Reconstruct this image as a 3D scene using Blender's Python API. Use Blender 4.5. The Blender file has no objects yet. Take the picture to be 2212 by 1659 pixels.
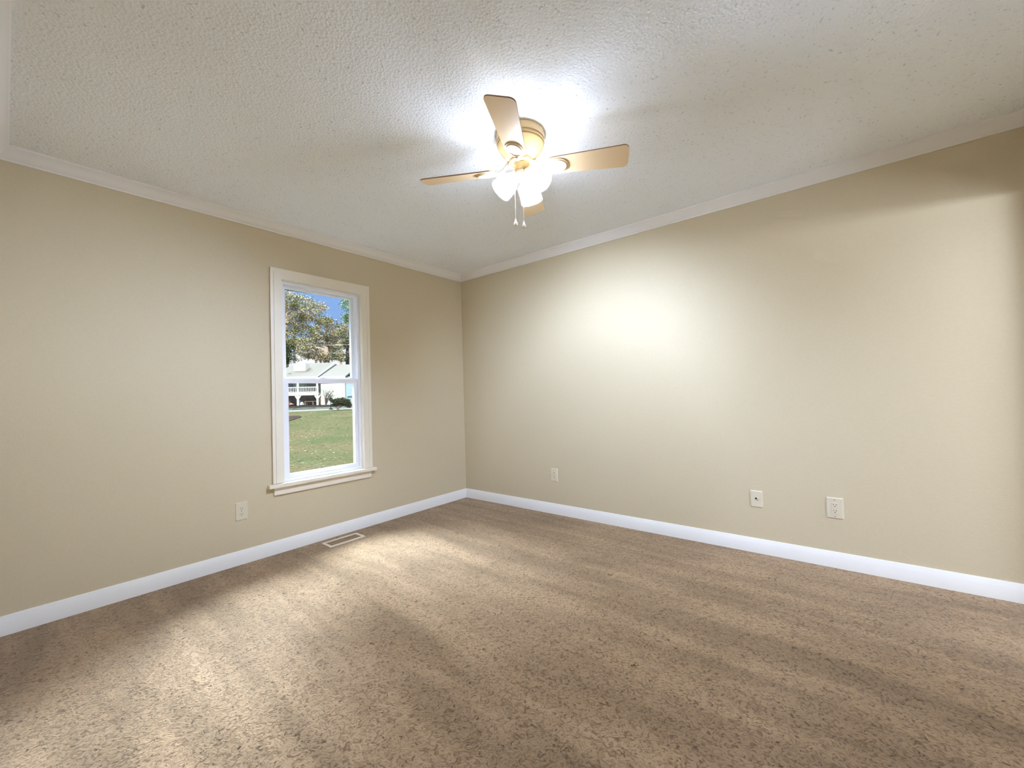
import bpy, bmesh, math, random
from mathutils import Vector, Matrix

SC = bpy.context.scene
COL = SC.collection
PI = math.pi
rnd = random.Random(7)

# ------------------------------------------------------------------ camera
FPX, W, H = 886.441, 2212, 1659
YAW, PITCH, ROLL = 0.679139, 0.0239466, -0.0292020
CAM = Vector((3.26511, -3.19108, 1.115876))
F = Vector((-math.sin(YAW) * math.cos(PITCH), math.cos(YAW) * math.cos(PITCH), math.sin(PITCH)))
R0 = Vector((math.cos(YAW), math.sin(YAW), 0))
U0 = R0.cross(F)
RT = R0 * math.cos(ROLL) + U0 * math.sin(ROLL)
UP = -R0 * math.sin(ROLL) + U0 * math.cos(ROLL)
cd = bpy.data.cameras.new('camera')
cam = bpy.data.objects.new('camera', cd)
COL.objects.link(cam)
cd.sensor_fit = 'HORIZONTAL'
cd.sensor_width = 36.0
cd.lens = FPX / W * 36.0
cd.clip_start = 0.01
cd.clip_end = 500
m = Matrix((RT, UP, -F)).transposed().to_4x4()
m.translation = CAM
cam.matrix_world = m
SC.camera = cam

# ------------------------------------------------------------------ exposure
SC.view_settings.view_transform = 'Standard'
SC.view_settings.look = 'None'
SC.view_settings.exposure = 0.66
SC.view_settings.gamma = 1.0
SC.view_settings.use_curve_mapping = False
SC.cycles.use_denoising = True
SC.cycles.max_bounces = 14
SC.cycles.diffuse_bounces = 8
SC.cycles.transparent_max_bounces = 16
SC.cycles.sample_clamp_indirect = 8.0
SC.cycles.caustics_reflective = False
SC.cycles.caustics_refractive = False

# ------------------------------------------------------------------ sky
SKY_LOBE_STRENGTH = 78.0
wd = bpy.data.worlds.new('sky')
SC.world = wd
wd.use_nodes = True
nt = wd.node_tree
nt.nodes.clear()
def N(t, **kw):
    n = nt.nodes.new(t)
    for k, v in kw.items():
        setattr(n, k, v)
    return n
out = N('ShaderNodeOutputWorld'); bg = N('ShaderNodeBackground'); tc = N('ShaderNodeTexCoord')
sep = N('ShaderNodeSeparateXYZ'); ramp = N('ShaderNodeValToRGB')
nt.links.new(tc.outputs['Generated'], sep.inputs[0])
nt.links.new(sep.outputs['Z'], ramp.inputs[0])
cr = ramp.color_ramp
cr.elements[0].position = 0.0; cr.elements[0].color = (0.85, 0.92, 1.0, 1)
cr.elements[1].position = 1.0; cr.elements[1].color = (0.9, 1.0, 1.2, 1)
for ps, c in ((0.095, (0.9, 0.95, 1.0, 1)), (0.135, (0.18, 0.30, 0.58, 1)), (0.30, (0.18, 0.30, 0.58, 1)), (0.5, (0.8, 0.9, 1.1, 1))):
    e = cr.elements.new(ps); e.color = c
# two unseen bright sky lobes, added and shaped to light the carpet
prev = ramp.outputs[0]
for az, el, r_out, r_in, k in ((-10, 52, 25, 8, SKY_LOBE_STRENGTH), (43, 32, 19, 7, SKY_LOBE_STRENGTH * 1.65)):
    az, el = math.radians(az), math.radians(el)
    dot = N('ShaderNodeVectorMath', operation='DOT_PRODUCT')
    dot.inputs[1].default_value = (-math.cos(el) * math.cos(az), math.cos(el) * math.sin(az), math.sin(el))
    nt.links.new(tc.outputs['Generated'], dot.inputs[0])
    mr = N('ShaderNodeMapRange', interpolation_type='SMOOTHSTEP')
    mr.inputs['From Min'].default_value = math.cos(math.radians(r_out))
    mr.inputs['From Max'].default_value = math.cos(math.radians(r_in))
    nt.links.new(dot.outputs['Value'], mr.inputs['Value'])
    cl = N('ShaderNodeVectorMath', operation='SCALE')
    cl.inputs[0].default_value = (0.85, 1.0, 1.24)
    mu = N('ShaderNodeMath', operation='MULTIPLY'); mu.inputs[1].default_value = k
    nt.links.new(mr.outputs[0], mu.inputs[0]); nt.links.new(mu.outputs[0], cl.inputs['Scale'])
    ad = N('ShaderNodeVectorMath', operation='ADD')
    nt.links.new(prev, ad.inputs[0]); nt.links.new(cl.outputs[0], ad.inputs[1])
    prev = ad.outputs[0]
nt.links.new(prev, bg.inputs[0]); nt.links.new(bg.outputs[0], out.inputs[0])

# ------------------------------------------------------------------ sun and large lights
def light(name, kind, loc, direction=None, **kw):
    d = bpy.data.lights.new(name, kind)
    o = bpy.data.objects.new(name, d)
    COL.objects.link(o)
    o.location = loc
    for k, v in kw.items():
        setattr(d, k, v)
    if direction is not None:
        o.rotation_euler = Vector(direction).to_track_quat('-Z', 'Y').to_euler()
    return o
light('sun', 'SUN', (30, -10, 40), (-0.72, 0.42, -0.55), energy=13.2, angle=math.radians(0.6), color=(1.0, 0.95, 0.86))
po = light('window_portal', 'AREA', (-0.12, -1.555, 1.27), (1, 0, 0), shape='RECTANGLE', size=0.66, size_y=1.50)
po.data.cycles.is_portal = True
# vanity lamp of the room beyond the doorway in the right wall
VAN, HALL_FILL = 13.0, 54.0
light('vanity_lamp', 'AREA', (5.35, -1.25, 1.93), (-1, 0.72, -0.02), shape='RECTANGLE', size=0.60, size_y=0.16, energy=VAN, color=(0.88, 1.0, 1.2))
BULB = 4700.0            # emission of the three bulbs of the fan

light('hall_fill_light', 'AREA', (6.45, -1.6, 1.35), (-1, 0.25, 0), shape='RECTANGLE', size=1.3, size_y=1.3, energy=HALL_FILL, color=(0.88, 1.0, 1.2))  # added fill through the doorway; no window stands behind it
# ------------------------------------------------------------------ materials
MATS = {}
OUTDOORS = False      # rough outdoor surfaces carry no gloss
def mat(name, color, rough=0.6, spec=0.3, metal=0.0, bump=None, noise=None):
    """bump=(scale, strength, distance); noise=(scale, dark, light) multiplies the colour."""
    if name in MATS:
        return MATS[name]
    mm = bpy.data.materials.new(name)
    mm.use_nodes = True
    t = mm.node_tree
    b = t.nodes['Principled BSDF']
    b.inputs['Base Color'].default_value = (*color, 1)
    b.inputs['Roughness'].default_value = rough
    b.inputs['Specular IOR Level'].default_value = 0.0 if OUTDOORS and rough > 0.45 else spec
    b.inputs['Metallic'].default_value = metal
    co = t.nodes.new('ShaderNodeTexCoord')
    if noise:
        n = t.nodes.new('ShaderNodeTexNoise')
        n.inputs['Scale'].default_value = noise[0]; n.inputs['Detail'].default_value = 5
        t.links.new(co.outputs['Object'], n.inputs['Vector'])
        r = t.nodes.new('ShaderNodeValToRGB')
        r.color_ramp.elements[0].position = 0.32; r.color_ramp.elements[1].position = 0.68
        r.color_ramp.elements[0].color = tuple(c * noise[1] for c in color) + (1,)
        r.color_ramp.elements[1].color = tuple(c * noise[2] for c in color) + (1,)
        t.links.new(n.outputs['Fac'], r.inputs[0]); t.links.new(r.outputs[0], b.inputs['Base Color'])
    if bump:
        n = t.nodes.new('ShaderNodeTexNoise')
        n.inputs['Scale'].default_value = bump[0]; n.inputs['Detail'].default_value = 4
        t.links.new(co.outputs['Object'], n.inputs['Vector'])
        bp = t.nodes.new('ShaderNodeBump')
        bp.inputs['Strength'].default_value = bump[1]; bp.inputs['Distance'].default_value = bump[2]
        t.links.new(n.outputs['Fac'], bp.inputs['Height']); t.links.new(bp.outputs[0], b.inputs['Normal'])
    MATS[name] = mm
    return mm

M_WALL = mat('wall_paint', (0.575, 0.494, 0.345), 0.55, 0.25, bump=(140, 0.18, 0.004), noise=(60, 0.985, 1.015))
M_WHITE = mat('white_trim_paint', (0.80, 0.785, 0.765), 0.35, 0.4, bump=(50, 0.05, 0.003))
M_CASING = mat('cream_casing_paint', (0.78, 0.72, 0.61), 0.32, 0.5)
M_VINYL = mat('white_vinyl', (0.80, 0.81, 0.85), 0.3, 0.5)
M_PLATE = mat('ivory_plastic', (0.65, 0.585, 0.455), 0.3, 0.5)
M_DARK = mat('dark_slot', (0.02, 0.018, 0.015), 0.6)
M_FAN = mat('almond_fan_enamel', (0.64, 0.455, 0.215), 0.32, 0.5)
M_BLADE = mat('cream_fan_blade', (0.85, 0.655, 0.42), 0.42, 0.4)
M_BLADE_EDGE = mat('brown_blade_edge', (0.30, 0.19, 0.10), 0.5)
M_IRON = mat('cream_blade_iron', (0.74, 0.60, 0.40), 0.35, 0.45)
M_REG = mat('beige_register_enamel', (0.72, 0.61, 0.48), 0.4, 0.4)
M_REG_IN = mat('tan_louver', (0.36, 0.28, 0.17), 0.5)
M_CHAIN = mat('white_bead_chain', (0.85, 0.84, 0.82), 0.3, 0.5)
M_BRASS = mat('small_brass_screw', (0.35, 0.25, 0.12), 0.35, 0.5, metal=0.6)

def ceiling_material():
    mm = bpy.data.materials.new('popcorn_ceiling'); mm.use_nodes = True
    t = mm.node_tree; b = t.nodes['Principled BSDF']
    b.inputs['Roughness'].default_value = 0.9; b.inputs['Specular IOR Level'].default_value = 0.1
    co = t.nodes.new('ShaderNodeTexCoord')
    v = t.nodes.new('ShaderNodeTexVoronoi'); v.inputs['Scale'].default_value = 95
    n = t.nodes.new('ShaderNodeTexNoise'); n.inputs['Scale'].default_value = 70; n.inputs['Detail'].default_value = 3
    t.links.new(co.outputs['Object'], v.inputs['Vector']); t.links.new(co.outputs['Object'], n.inputs['Vector'])
    a = t.nodes.new('ShaderNodeMath'); a.operation = 'ADD'
    t.links.new(v.outputs['Distance'], a.inputs[0]); t.links.new(n.outputs['Fac'], a.inputs[1])
    bp = t.nodes.new('ShaderNodeBump'); bp.inputs['Strength'].default_value = 0.36; bp.inputs['Distance'].default_value = 0.006
    t.links.new(a.outputs[0], bp.inputs['Height']); t.links.new(bp.outputs[0], b.inputs['Normal'])
    # random darker specks in the popcorn colour
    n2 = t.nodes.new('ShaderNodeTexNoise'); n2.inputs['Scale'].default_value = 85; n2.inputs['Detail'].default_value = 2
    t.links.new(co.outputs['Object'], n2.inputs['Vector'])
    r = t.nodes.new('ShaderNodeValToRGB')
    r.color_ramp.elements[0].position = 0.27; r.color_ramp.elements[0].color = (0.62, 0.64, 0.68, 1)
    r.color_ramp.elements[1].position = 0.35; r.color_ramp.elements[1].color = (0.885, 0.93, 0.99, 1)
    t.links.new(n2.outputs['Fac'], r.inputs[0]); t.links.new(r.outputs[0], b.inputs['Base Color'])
    return mm
M_CEIL = ceiling_material()

def carpet_material():
    mm = bpy.data.materials.new('beige_carpet'); mm.use_nodes = True
    t = mm.node_tree; b = t.nodes['Principled BSDF']
    b.inputs['Roughness'].default_value = 0.95; b.inputs['Specular IOR Level'].default_value = 0.05
    b.inputs['Sheen Weight'].default_value = 0.25; b.inputs['Sheen Roughness'].default_value = 0.5
    b.inputs['Sheen Tint'].default_value = (0.9, 0.82, 0.72, 1)
    co = t.nodes.new('ShaderNodeTexCoord')
    def noise(scale, detail=3, distort=0.0, mapping=None):
        n = t.nodes.new('ShaderNodeTexNoise'); n.inputs['Scale'].default_value = scale
        n.inputs['Detail'].default_value = detail; n.inputs['Distortion'].default_value = distort
        if mapping:
            mp = t.nodes.new('ShaderNodeMapping'); mp.inputs['Scale'].default_value = mapping
            t.links.new(co.outputs['Object'], mp.inputs[0]); t.links.new(mp.outputs[0], n.inputs['Vector'])
        else:
            t.links.new(co.outputs['Object'], n.inputs['Vector'])
        return n
    def ramp2(n, p0, c0, p1, c1):
        r = t.nodes.new('ShaderNodeValToRGB')
        r.color_ramp.elements[0].position = p0; r.color_ramp.elements[0].color = (*c0, 1)
        r.color_ramp.elements[1].position = p1; r.color_ramp.elements[1].color = (*c1, 1)
        t.links.new(n.outputs['Fac'], r.inputs[0]); return r
    def mul(a, c):
        x = t.nodes.new('ShaderNodeMix'); x.data_type = 'RGBA'; x.blend_type = 'MULTIPLY'; x.inputs[0].default_value = 1.0
        t.links.new(a.outputs[0], x.inputs[6]); t.links.new(c.outputs[0], x.inputs[7])
        class O: outputs = [x.outputs[2]]
        return O
    tuft = noise(44, 5, 2.0)
    c1 = ramp2(tuft, 0.30, (0.128, 0.077, 0.038), 0.56, (0.315, 0.212, 0.122))
    speck = noise(62, 2, 1.2)
    c2 = ramp2(speck, 0.29, (0.30, 0.25, 0.19), 0.37, (1, 1, 1))
    nap = noise(1.0, 2, 0.6, (0.9, 6.5, 1))
    c3 = ramp2(nap, 0.36, (0.80, 0.79, 0.77), 0.64, (1.18, 1.18, 1.19))
    blot = noise(3.2, 3, 0.5)
    c4 = ramp2(blot, 0.35, (0.92, 0.91, 0.89), 0.65, (1.06, 1.06, 1.06))
    res = mul(mul(mul(c1, c2), c3), c4)
    t.links.new(res.outputs[0], b.inputs['Base Color'])
    bp = t.nodes.new('ShaderNodeBump'); bp.inputs['Strength'].default_value = 0.8; bp.inputs['Distance'].default_value = 0.012
    t.links.new(tuft.outputs['Fac'], bp.inputs['Height']); t.links.new(bp.outputs[0], b.inputs['Normal'])
    return mm
M_CARPET = carpet_material()

def glass_material():
    mm = bpy.data.materials.new('window_glass'); mm.use_nodes = True
    t = mm.node_tree; t.nodes.clear()
    o = t.nodes.new('ShaderNodeOutputMaterial'); mx = t.nodes.new('ShaderNodeMixShader'); mx.inputs[0].default_value = 0.03
    tr = t.nodes.new('ShaderNodeBsdfTransparent'); tr.inputs[0].default_value = (0.96, 0.985, 0.975, 1)
    gl = t.nodes.new('ShaderNodeBsdfGlossy'); gl.inputs['Roughness'].default_value = 0.02
    t.links.new(tr.outputs[0], mx.inputs[1]); t.links.new(gl.outputs[0], mx.inputs[2]); t.links.new(mx.outputs[0], o.inputs[0])
    return mm
M_GLASS = glass_material()

def shade_material():
    mm = bpy.data.materials.new('lit_frosted_glass'); mm.use_nodes = True
    t = mm.node_tree; t.nodes.clear()
    o = t.nodes.new('ShaderNodeOutputMaterial')
    tr = t.nodes.new('ShaderNodeBsdfTransparent'); tr.inputs[0].default_value = (1, 0.97, 0.92, 1)
    tl = t.nodes.new('ShaderNodeBsdfTranslucent'); tl.inputs[0].default_value = (0.95, 0.9, 0.82, 1)
    df = t.nodes.new('ShaderNodeBsdfDiffuse'); df.inputs[0].default_value = (0.85, 0.80, 0.72, 1)
    m1 = t.nodes.new('ShaderNodeMixShader'); m1.inputs[0].default_value = 0.62
    m2 = t.nodes.new('ShaderNodeMixShader'); m2.inputs[0].default_value = 0.85
    t.links.new(tl.outputs[0], m1.inputs[1]); t.links.new(df.outputs[0], m1.inputs[2])
    t.links.new(tr.outputs[0], m2.inputs[1]); t.links.new(m1.outputs[0], m2.inputs[2])
    t.links.new(m2.outputs[0], o.inputs[0])
    return mm
M_SHADE = shade_material()

def emit_material(name, color, s):
    mm = bpy.data.materials.new(name); mm.use_nodes = True
    t = mm.node_tree; t.nodes.clear()
    o = t.nodes.new('ShaderNodeOutputMaterial'); e = t.nodes.new('ShaderNodeEmission')
    e.inputs[0].default_value = (*color, 1); e.inputs[1].default_value = s
    t.links.new(e.outputs[0], o.inputs[0])
    return mm
M_BULB = emit_material('glowing_bulb', (0.82, 1.0, 1.36), BULB)

# ------------------------------------------------------------------ mesh helpers
class MB:
    def __init__(s): s.bm = bmesh.new()
    def box(s, x0, x1, y0, y1, z0, z1, M=None):
        v = [s.bm.verts.new(Vector(c) if M is None else M @ Vector(c)) for c in
             ((x0,y0,z0),(x1,y0,z0),(x1,y1,z0),(x0,y1,z0),(x0,y0,z1),(x1,y0,z1),(x1,y1,z1),(x0,y1,z1))]
        for f in ((0,3,2,1),(4,5,6,7),(0,1,5,4),(1,2,6,5),(2,3,7,6),(3,0,4,7)):
            s.bm.faces.new([v[i] for i in f])
        return s
    def lathe(s, prof, seg=32, M=None, cap0=True, cap1=True):
        """prof: [(r, z)...] around z"""
        rings = []
        for r, z in prof:
            ring = []
            for k in range(seg):
                a = 2 * PI * k / seg
                p = Vector((r * math.cos(a), r * math.sin(a), z))
                ring.append(s.bm.verts.new(p if M is None else M @ p))
            rings.append(ring)
        for a, b in zip(rings[:-1], rings[1:]):
            for k in range(seg):
                s.bm.faces.new((a[k], a[(k + 1) % seg], b[(k + 1) % seg], b[k]))
        if cap0: s.bm.faces.new(rings[0][::-1])
        if cap1: s.bm.faces.new(rings[-1])
        return s
    def prism(s, pts, axis_from, axis_to, ex, ey):
        """polygon pts (a,b) -> axis + a*ex + b*ey, swept from axis_from to axis_to"""
        A = [s.bm.verts.new(axis_from + ex * a + ey * b) for a, b in pts]
        B = [s.bm.verts.new(axis_to + ex * a + ey * b) for a, b in pts]
        n = len(pts)
        for k in range(n):
            s.bm.faces.new((A[k], A[(k + 1) % n], B[(k + 1) % n], B[k]))
        s.bm.faces.new(A[::-1]); s.bm.faces.new(B)
        return s
    def tube(s, pts, rad, seg=8):
        pts = [Vector(p) for p in pts]
        rads = rad if isinstance(rad, (list, tuple)) else [rad] * len(pts)
        rings = []
        for i, p in enumerate(pts):
            d = (pts[min(i + 1, len(pts) - 1)] - pts[max(i - 1, 0)]).normalized()
            ref = Vector((0, 0, 1)) if abs(d.z) < 0.95 else Vector((1, 0, 0))
            a = d.cross(ref).normalized(); b = d.cross(a)
            rings.append([s.bm.verts.new(p + (a * math.cos(2*PI*k/seg) + b * math.sin(2*PI*k/seg)) * rads[i]) for k in range(seg)])
        for a, b in zip(rings[:-1], rings[1:]):
            for k in range(seg):
                s.bm.faces.new((a[k], a[(k + 1) % seg], b[(k + 1) % seg], b[k]))
        s.bm.faces.new(rings[0][::-1]); s.bm.faces.new(rings[-1])
        return s
    def bevel(s, w, seg=2, angle=0.5):
        es = [e for e in s.bm.edges if len(e.link_faces) == 2 and e.calc_face_angle(0) > angle]
        bmesh.ops.bevel(s.bm, geom=es, offset=w, segments=seg, affect='EDGES', profile=0.6)
        return s
    def build(s, name, material, parent=None, smooth=False):
        bmesh.ops.recalc_face_normals(s.bm, faces=s.bm.faces[:])
        me = bpy.data.meshes.new(name)
        s.bm.to_mesh(me); s.bm.free()
        mats = material if isinstance(material, (list, tuple)) else [material]
        for q in mats: me.materials.append(q)
        if smooth:
            for p in me.polygons: p.use_smooth = True
            me.set_sharp_from_angle(angle=math.radians(38))
        o = bpy.data.objects.new(name, me)
        COL.objects.link(o)
        if parent is not None: o.parent = parent
        return o

def tag(o, label=None, cat=None, group=None, kind=None):
    if label: o['label'] = label
    if cat: o['category'] = cat
    if group: o['group'] = group
    if kind: o['kind'] = kind
    return o
def empty(name, loc=(0, 0, 0), rz=0.0):
    o = bpy.data.objects.new(name, None); COL.objects.link(o)
    o.location = loc; o.rotation_euler = (0, 0, rz); o.empty_display_size = 0.1
    return o
def structure(o, label, cat):
    return tag(o, label, cat, kind='structure')

# ------------------------------------------------------------------ room shell
XR, YN, HC = 4.10, -3.232, 2.44          # right wall, near wall, ceiling
T = 0.14
structure(MB().box(0, XR + 2.6, YN - 0.85, 0.0, -0.12, 0).build('floor', M_CARPET), 'beige cut pile carpet with vacuum tracks covering the bedroom floor', 'floor')
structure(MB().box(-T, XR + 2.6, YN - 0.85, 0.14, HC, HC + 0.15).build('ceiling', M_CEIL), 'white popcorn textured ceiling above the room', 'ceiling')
WY0, WY1, WZ0, WZ1 = -1.892, -1.218, 0.500, 2.035    # window hole
w = MB()
w.box(-T, 0, YN - 0.9, WY0, -0.75, HC); w.box(-T, 0, WY1, 0.14, -0.75, HC)
w.box(-T, 0, WY0, WY1, -0.75, WZ0); w.box(-T, 0, WY0, WY1, WZ1, HC)
structure(w.build('wall_left', M_WALL), 'tan painted wall with the single window in it', 'wall')
structure(MB().box(0, XR + 2.6, 0, 0.14, -0.1, HC).build('wall_back', M_WALL), 'long bare tan painted wall with three wall plates near the floor', 'wall')
DY0, DY1, DZ = -0.98, -0.125, 2.045      # doorway in the right wall
w = MB()
w.box(XR, XR + 0.12, YN, DY0, 0, HC); w.box(XR, XR + 0.12, DY1, 0, 0, HC); w.box(XR, XR + 0.12, DY0, DY1, DZ, HC)
structure(w.build('wall_right', M_WALL), 'tan painted wall with a doorway beside the back corner', 'wall')
CX0, CX1, CZ = 2.15, 3.95, 2.05          # closet opening in the near wall
w = MB()
w.box(0, CX0, YN - 0.12, YN, 0, HC); w.box(CX1, XR + 0.12, YN - 0.12, YN, 0, HC); w.box(CX0, CX1, YN - 0.12, YN, CZ, HC)
structure(w.build('wall_front', M_WALL), 'tan painted wall with the closet opening behind the camera', 'wall')
w = MB()
w.box(CX0 - 0.3, CX1 + 0.27, YN - 0.85, YN - 0.75, 0, HC); w.box(CX0 - 0.4, CX0 - 0.3, YN - 0.85, YN - 0.12, 0, HC); w.box(CX1 + 0.17, CX1 + 0.27, YN - 0.75, YN - 0.12, 0, HC)
structure(w.build('wall_closet', M_WALL), 'tan painted inside of the closet', 'wall')
w = MB()
w.box(XR + 2.5, XR + 2.6, YN, 0, 0, HC); w.box(XR + 0.12, XR + 2.5, YN, YN + 0.1, 0, HC)
structure(w.build('wall_hall', M_WALL), 'tan painted walls of the room beyond the doorway', 'wall')

CROWN = [(0, 2.372), (0.007, 2.372), (0.010, 2.380), (0.020, 2.386), (0.034, 2.402), (0.043, 2.420), (0.050, 2.425), (0.056, 2.432), (0.056, HC), (0, HC)]
BASE = [(0, 0), (0.014, 0), (0.014, 0.066), (0.0105, 0.074), (0.008, 0.088), (0.005, 0.095), (0, 0.095)]
Z = Vector((0, 0, 1))
def run(name, prof, a, b, inward, label, cat):
    o = MB().prism(prof, Vector(a), Vector(b), Vector(inward), Z).build(name, M_WHITE, smooth=True)
    return structure(o, label, cat)
run('trim_1', CROWN, (0, YN, 0), (0, 0, 0), (1, 0, 0), 'white crown moulding along the top of the window wall', 'crown moulding')
run('trim_2', CROWN, (0, 0, 0), (XR, 0, 0), (0, -1, 0), 'white crown moulding along the top of the long bare wall', 'crown moulding')
run('trim_3', CROWN, (XR, YN, 0), (XR, 0, 0), (-1, 0, 0), 'white crown moulding over the doorway wall', 'crown moulding')
run('trim_4', CROWN, (0, YN, 0), (XR, YN, 0), (0, 1, 0), 'white crown moulding over the closet wall', 'crown moulding')
run('baseboard_left', BASE, (0, YN, 0), (0, 0, 0), (1, 0, 0), 'white baseboard under the window', 'baseboard')
run('baseboard_back', BASE, (0, 0, 0), (XR, 0, 0), (0, -1, 0), 'white baseboard along the long bare wall', 'baseboard')
run('baseboard_right', BASE, (XR, YN, 0), (XR, DY0, 0), (-1, 0, 0), 'white baseboard along the doorway wall', 'baseboard')
run('baseboard_front', BASE, (0, YN, 0), (CX0, YN, 0), (0, 1, 0), 'white baseboard left of the closet opening', 'baseboard')

# ------------------------------------------------------------------ window
win = structure(empty('window_1', (0, -1.553, 0.5)), 'tall white single hung window with cream casing, looking onto a lawn', 'window')
def wpart(mb, name, material, parent=None, smooth=False, dx=True):
    """parts are modelled in room coordinates, then hung on the window"""
    o = mb.build(name, material, None, smooth)
    par = parent or win
    o.parent = par
    base = Vector((0, -1.553, 0.5))
    for v in o.data.vertices: v.co -= base
    return o
# casing: outer y -1.960..-1.152, z .508..2.105, boards 77 mm wide with a stepped inner bead
cy0, cy1, cz0, cz1 = -1.961, -1.152, 0.508, 2.104
ci0, ci1, ciz = -1.884, -1.227, 2.028
m_ = MB()
m_.box(0.0, 0.017, cy0, ci0, cz0, cz1); m_.box(0.0, 0.017, ci1, cy1, cz0, cz1); m_.box(0.0, 0.017, ci0, ci1, ciz, cz1)
m_.bevel(0.004, 2)
wpart(m_, 'casing', M_CASING, smooth=True)
m_ = MB()   # routed inner bead
m_.box(0.017, 0.021, ci0 - 0.055, ci0 - 0.046, cz0, cz1 - 0.03); m_.box(0.017, 0.021, ci1 + 0.046, ci1 + 0.055, cz0, cz1 - 0.03)
m_.bevel(0.0015, 1)
wpart(m_, 'casing_bead', M_CASING, smooth=True)
m_ = MB().box(-0.09, 0.0, cy0 + 0.068, cy1 - 0.066, 0.482, 0.506); m_.box(0.0, 0.045, -1.995, -1.128, 0.482, 0.506); m_.bevel(0.006, 2)
wpart(m_, 'sill', M_CASING, smooth=True)
m_ = MB().box(0.0, 0.016, -1.953, -1.165, 0.425, 0.4815); m_.bevel(0.003, 1)
wpart(m_, 'apron', M_CASING, smooth=True)
m_ = MB()   # wooden jamb liner (cream)
m_.box(-0.135, 0.0, WY0, ci0 + 0.002, 0.506, WZ1); m_.box(-0.135, 0.0, ci1 - 0.002, WY1, 0.506, WZ1); m_.box(-0.135, 0.0, WY0, WY1, ciz - 0.002, WZ1)
wpart(m_, 'jamb', M_CASING)
m_ = MB()   # vinyl master frame with tracks
f0, f1, fz0, fz1 = -1.880, -1.231, 0.507, 2.024
m_.box(-0.12, -0.022, f0, f0 + 0.022, fz0, fz1); m_.box(-0.12, -0.022, f1 - 0.022, f1, fz0, fz1)
m_.box(-0.12, -0.022, f0 + 0.022, f1 - 0.022, fz1 - 0.022, fz1); m_.box(-0.12, -0.022, f0 + 0.022, f1 - 0.022, fz0, fz0 + 0.022)
m_.box(-0.074, -0.066, f0 + 0.022, f0 + 0.030, fz0, fz1); m_.box(-0.074, -0.066, f1 - 0.030, f1 - 0.022, fz0, fz1)
m_.bevel(0.002, 1)
wpart(m_, 'vinyl_frame', M_VINYL, smooth=True)
def sash(name, x0, x1, y0, y1, z0, z1, g, gx):
    """g = glass rectangle y0,y1,z0,z1"""
    m_ = MB()
    m_.box(x0, x1, y0, g[0], z0, z1); m_.box(x0, x1, g[1], y1, z0, z1)
    m_.box(x0, x1, g[0], g[1], z0, g[2]); m_.box(x0, x1, g[0], g[1], g[3], z1)
    m_.bevel(0.003, 2)
    s = wpart(m_, name, M_VINYL, smooth=True)
    p_ = wpart(MB().box(gx - 0.002, gx + 0.002, g[0] - 0.004, g[1] + 0.004, g[2] - 0.004, g[3] + 0.004), 'glass_pane', M_GLASS, s)
    return s
s_up = sash('upper_sash', -0.104, -0.076, f0 + 0.022, f1 - 0.022, 1.262, fz1 - 0.022, (-1.822, -1.280, 1.298, 1.985), -0.09)
s_lo = sash('lower_sash', -0.064, -0.030, f0 + 0.024, f1 - 0.024, fz0 + 0.022, 1.283, (-1.827, -1.285, 0.556, 1.247), -0.05)
s_up['label'] = 'upper sash'; s_lo['label'] = 'lower sash'
lk = MB().box(-0.062, -0.036, -1.585, -1.525, 1.283, 1.290); lk.box(-0.056, -0.044, -1.562, -1.535, 1.290, 1.298); lk.bevel(0.002, 1)
wpart(lk, 'sash_lock', M_VINYL, s_lo, smooth=True)

# soffit of this house over the window
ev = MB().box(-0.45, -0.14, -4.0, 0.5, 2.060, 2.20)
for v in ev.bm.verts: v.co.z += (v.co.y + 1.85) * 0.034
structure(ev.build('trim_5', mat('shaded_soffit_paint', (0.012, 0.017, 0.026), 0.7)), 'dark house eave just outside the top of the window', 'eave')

# ------------------------------------------------------------------ wall plates
def plate(name, loc, normal_rz, w_, h_, label, cat='outlet', group=None):
    """built facing local +Y... local x = along wall, local y = out of wall"""
    root = tag(empty(name, loc, normal_rz), label, cat, group)
    p = MB().box(-w_/2, w_/2, 0, 0.006, -h_/2, h_/2)
    top = [v for v in p.bm.verts if v.co.y > 0.003]
    for v in top:
        v.co.x -= math.copysign(0.005, v.co.x); v.co.z -= math.copysign(0.005, v.co.z)
    p.bevel(0.0012, 2, 0.3)
    p.build('cover_plate', M_PLATE, root, True)
    return root
def screw(root, z):
    MB().lathe([(0.0032, 0), (0.0032, 0.001), (0.002, 0.0018)], 12, Matrix.Translation((0, 0.006, z)) @ Matrix.Rotation(-PI/2, 4, 'X')).build('screw', M_BRASS, root, True)
def slots(r, z):
    d = MB()
    d.box(-0.0075, -0.0052, 0.0073, 0.0082, z - 0.001, z + 0.0075); d.box(0.0052, 0.0075, 0.0073, 0.0082, z, z + 0.0075)
    d.lathe([(0.0027, 0), (0.0027, 0.0009)], 10, Matrix.Translation((0, 0.0073, z - 0.0075)) @ Matrix.Rotation(-PI/2, 4, 'X'))
    d.build('slot', M_DARK, r)
def duplex(root):
    for z in (0.0195, -0.0195):
        r = MB()
        pts = [(0.0172 * math.cos(a), max(-0.0122, min(0.0122, 0.0172 * math.sin(a)))) for a in [2*PI*k/28 for k in range(28)]]
        r.prism(pts, Vector((0, 0.0055, z)), Vector((0, 0.0078, z)), Vector((1, 0, 0)), Z)
        ro = r.build('receptacle', M_PLATE, root, True)
        slots(ro, z)
    screw(root, 0)
OG = None
a = plate('wall_outlet', (0.0, -2.1615, 0.361), -PI/2, 0.075, 0.124, 'ivory duplex outlet on the window wall, low to the left of the window')
duplex(a)
a = plate('wall_outlet', (1.162, 0.0, 0.358), PI, 0.072, 0.120, 'small looking ivory outlet on the long wall, nearest the far corner')
duplex(a)
a = plate('cable_plate', (2.780, 0.0, 0.360), PI, 0.073, 0.112, 'ivory wall plate with one black cable socket in its centre', 'cable plate')
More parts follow.
